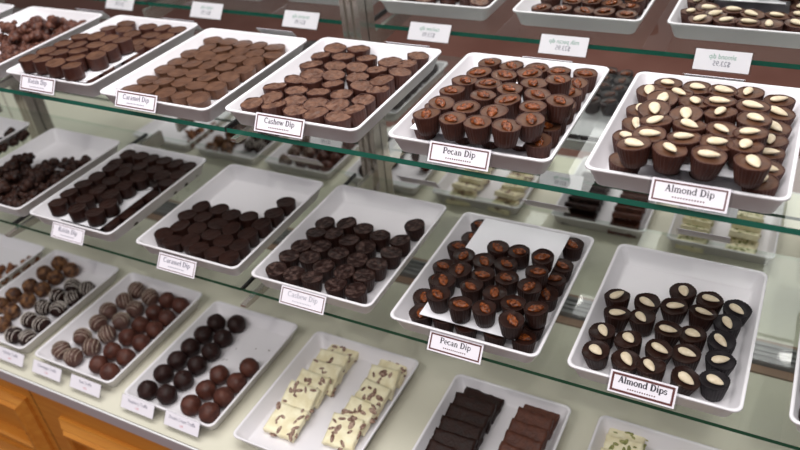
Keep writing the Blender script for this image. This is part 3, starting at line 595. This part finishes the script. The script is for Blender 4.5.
balls([(.125, .69), (.125, .735), (.125, .78), (.125, .825), (.168, .70), (.168, .745), (.168, .79), (.168, .84), (.24, .72), (.24, .77), (.24, .82)], .02, zd, 'truffdark', 'dark truffle in rightmost tray', 'dark truffles far right', seed=61)

# ---- clusters
def clusters(P, z, mat, what, group, seed, sc=1.):
    rnd = random.Random(seed); var = [cluster_me(seed+i, M[mat]) for i in range(6)]; rw = rows(P, .02)
    for i, (x, y) in enumerate(P):
        o = obj('nut_cluster', var[rnd.randrange(6)], None, (x, y, z), (0, 0, rnd.uniform(0, 6.28))); o.scale = (sc, sc, sc)
        tag(o, '%s, %s' % (what, rw[i]), 'chocolate cluster', group)
clusters(DATA['T1'], zt_('T1'), 'cluster', 'red brown nut cluster on top shelf', 'red brown clusters', 1, 1.2)
rr_ = random.Random(5)
P2 = [(x+rr_.uniform(-.008, .008)+.012, y+.014) for x, y in DATA['T1'] if x < -1.38 and y < 1.05][::2]
clusters(P2, zt_('T1')+.021, 'cluster', 'red brown nut cluster atop the top shelf pile', 'red brown clusters on the pile', 7, 1.2)
clusters([(-1.64, 1.06), (-1.64, 1.02), (-1.68, 1.05), (-1.64, .97), (-1.69, .99)], zt_('T0'), 'cluster', 'red cluster in far left top tray', 'red clusters far left', 13)
clusters(DATA['M0'], zt_('M0'), 'clusterdark', 'dark cluster in leftmost middle shelf tray', 'dark clusters far left', 19)
clusters(DATA['M1'], zt_('M1'), 'clusterdark', 'dark rocky cluster on middle shelf', 'dark clusters', 25, 1.25)
P2 = [(x+.008, y+.014) for x, y in DATA['M1'] if x < -1.39 and y < .95][::2]
clusters(P2, zt_('M1')+.020, 'clusterdark', 'dark rocky cluster atop the middle shelf pile', 'dark clusters on the pile', 31, 1.25)
clusters(DATA['D1'], zt_('D1'), 'clustertan', 'tan brown cluster on deck', 'tan clusters', 37)

# ---- slices of nougat and fudge, each leaning on the one behind
def stack(xs, ys, W, L, T, z, mat, bit, what, group, seed, yaw=4, n=None, bs=.0048, nb=16):
    rnd = random.Random(seed); Y = sorted(ys, reverse=True)
    prev = .035
    for i, y in enumerate(Y):
        p = (Y[i-1]-y) if i else 0
        a = 0 if i == 0 else math.asin(min(.62, (T+.001)/max(p, .02)))
        if i == len(Y)-1 or i: pass
        e = thing('candy_slice', '%s, %s from the back' % (what, ORD[i+1]), 'candy slice', (xs[i] if isinstance(xs, (list, tuple)) else xs, y, z), (0, 0, R(rnd.uniform(-yaw, yaw))), group)
        inner_z = (L/2+.003)*math.sin(a)+.0004
        s = obj('candy_block', slab_me(W, L, T, seed*10+i, M[mat]), e, (0, 0, inner_z), (a, 0, 0))
        if bit: obj('nut_pieces', bits_me(W, L, T, seed*10+i, M[bit], nb, bs), e, (0, 0, inner_z), (a, 0, 0))
zz = zt_('D5')
stack([-.713, -.711, -.708, -.716, -.719, -.715], [.905, .868, .835, .802, .768, .716], .066, .060, .0125, zz, 'nougat', 'nut', 'ivory nougat slice in left column below cashew dips', 'nougat slices left column', 1, 5, bs=.0085, nb=15)
stack([-.596, -.594, -.594, -.597, -.602], [.905, .868, .826, .780, .735], .060, .060, .0125, zz, 'nougat', 'nut', 'ivory nougat slice in right column below cashew dips', 'nougat slices right column', 2, 7, bs=.009, nb=14)
stack([-.402, -.403, -.404, -.404, -.404, -.404, -.404], [.895, .865, .835, .805, .775, .745, .715], .078, .055, .0125, zz, 'fudgedark', None, 'black fudge slice in left column on deck', 'dark fudge slices', 3, 6)
stack([-.291, -.292, -.293, -.293, -.293, -.293, -.293], [.900, .872, .844, .816, .788, .760, .732], .067, .055, .0125, zz, 'fudge', None, 'brown fudge slice in right column on deck', 'milk fudge slices', 4, 4)
stack([-.136, -.134, -.134, -.134, -.134], [.905, .875, .845, .81, .775], .062, .055, .0135, zz, 'nougat', 'nutgreen', 'nutty ivory slice below almond dips, left column', 'nutty slices left column', 5, 6, bs=.0065, nb=22)
stack([-.03, -.03, -.03, -.03], [.890, .855, .82, .78], .062, .055, .0135, zz, 'nougat', 'nutgreen', 'nutty ivory slice below almond dips, right column', 'nutty slices right column', 6, 6, bs=.0065, nb=22)
# crumbs on the truffle tray
rc = random.Random(4)
for i in range(9):
    x, y = -.91+rc.uniform(-.05, .05), .845+rc.uniform(-.04, .04)
    o = obj('chocolate_crumb', box_me('chocolate_crumb', -.0012, .0012, -.0009, .0009, 0, .0008, M['crumb']), None, (x, y, zz), (0, 0, rc.uniform(0, 3)))
    tag(o, 'tiny chocolate crumb on the half empty truffle tray', 'crumb', 'crumbs on the truffle tray')

# ---- price tags
TW = .088
FT = 'printed tags on the front of the top shelf'
for cx, txt, lab, ink in ((-1.192, 'Raisin Dip', 'in front of stacked raisin dips', 'inkpale'), (-.956, 'Caramel Dip', 'in front of flat caramel dips', 'inkpale'), (-.668, 'Cashew Dip', 'reading Cashew Dip', 'ink'), (-.376, 'Pecan Dip', 'reading Pecan Dip', 'ink'), (-.082, 'Almond Dip', 'reading Almond Dip', 'ink')):
    k = .978 if txt == 'Caramel Dip' else 1          # this tray stands nearer the edge
    price_tag(cx*k, .800*k, CZ-.5275*k, cx*k, .8150*k, CZ-.5035*k, TW, 'maroon framed white tag on top shelf %s' % lab, txt, FT, .0018, ink, arm=.012)
FM = 'printed tags on the front of the middle shelf'
for cx, txt, lab, ink, dz, bo, bw in ((-1.187, 'Raisin Dip', 'in front of dark raisin dips', 'inkpale', -.813, 1., .0009), (-.913, 'Caramel Dip', 'in front of plain caramel dips', 'inkpale', -.816, 1., .0012), (-.643, 'Cashew Dip', 'in front of dusty cashew dips', 'inkglare', -.814, 1., .0014), (-.371, 'Pecan Dip', 'reading Pecan Dip', 'ink', -.823, 1., .0022), (-.0985, 'Almond Dips', 'reading Almond Dips', 'ink', -.801, 1.3, .003)):
    price_tag(cx, .738, CZ+dz, cx, .7555, CZ+dz+.0245, TW-.001, 'framed white tag on middle shelf %s' % lab, txt, FM, bw, ink, arm=.012, bold=bo)
FD = 'white tags along the deck edge'
for cx, txt, pr_, lab in ((-1.375, 'Hazelnut Truffle', '12.95', 'at left edge before white striped truffles'), (-1.262, 'Champagne Truffle', '12.95', 'before beige striped truffles'), (-1.150, 'Rum Truffle', '12.95', 'before reddish brown truffles'), (-1.008, 'Raspberry Truffle', '12.95', 'before near black truffles'), (-.896, 'Double Cream Truffle', '12.95', 'before smooth milk truffles')):
    price_tag(cx, .621, DECK+.0135, cx+.002, .636, DECK+.0350, .083, 'white deck tag %s' % lab, txt, FD, 0, 'inkpale', dots=False, price=pr_, arm=.008)
bt = 'price tags on the back edge of the shelves'
for cx, t1, pr_, w in ((-1.44, 'red clusters', '19.95', 'clusters'), (-1.18, 'raisin dip', '21.95', 'raisin dips'), (-.93, 'caramel dip', '21.95', 'caramel dips'), (-.635, 'cashew dip', '23.95', 'cashew dips'), (-.372, 'milk pecan dip', '23.95', 'pecan dips'), (-.108, 'almond dip', '23.95', 'almond dips')):
    price_tag(cx, 1.190, TOP-.014, cx, 1.1685, TOP+.013, .086, 'white price tag behind top shelf %s, seen in mirror' % w, t1, bt, 0, 'inkgreen', dots=False, price='$'+pr_, back=True)
for cx, pr_, w in ((-.92, '21.95', 'caramel dips'), (-.64, '23.95', 'cashew dips'), (-.37, '23.95', 'pecan dips'), (-.085, '23.95', 'almond dips')):
    price_tag(cx, 1.182, MID-.012, cx, 1.164, MID+.012, .086, 'white price tag behind middle shelf %s, seen in mirror' % w, w[:-1], bt, 0, 'inkgreen', dots=False, price='$'+pr_, back=True)

# ---- ceiling lights of the shop
def lamp(x, y, z, size, power, col=(1, .97, .93), shape='DISK', sy=None, rot=(0, 0, 0)):
    d = bpy.data.lights.new('ceiling_lamp', 'AREA'); d.shape = shape; d.size = size; d.energy = power; d.color = col
    if sy: d.size_y = sy
    o = bpy.data.objects.new('ceiling_lamp', d); C.objects.link(o); o.location = (x, y, z); o.rotation_euler = rot; return o
for x, y in ((-.77, -.55), (.22, -.5)): lamp(x, y, 2.75, .07, 8)
lamp(-.7, .75, 3.0, 2.4, 50, (1, .985, .97), 'RECTANGLE', 1.1)
lamp(-.9, -1.1, 2.9, 2.4, 27, (1, .985, .97), 'RECTANGLE', 1.0)
lamp(-.5, 1.9, 2.9, 2.4, 16, (1, .99, .98), 'RECTANGLE', .8)

w = bpy.data.worlds.new('shop_light'); bpy.context.scene.world = w; w.use_nodes = True
w.node_tree.nodes['Background'].inputs[0].default_value = (.97, .97, 1, 1); w.node_tree.nodes['Background'].inputs[1].default_value = .25

# ---- camera
cd = bpy.data.cameras.new('camera'); cd.sensor_width = 36; cd.lens = 766.06/800*36
cam = bpy.data.objects.new('camera', cd); C.objects.link(cam)
cam.location = (0, 0, CZ); cam.rotation_euler = (R(55.00744), R(5.22043), R(26.99367))
cd.clip_start = .05; cd.dof.use_dof = True; cd.dof.focus_distance = 1.10; cd.dof.aperture_fstop = 3.6
sc = bpy.context.scene; sc.camera = cam
sc.view_settings.view_transform = 'Standard'; sc.view_settings.look = 'None'; sc.view_settings.gamma = 1; sc.view_settings.exposure = 0
sc.cycles.transparent_max_bounces = 32; sc.cycles.max_bounces = 12
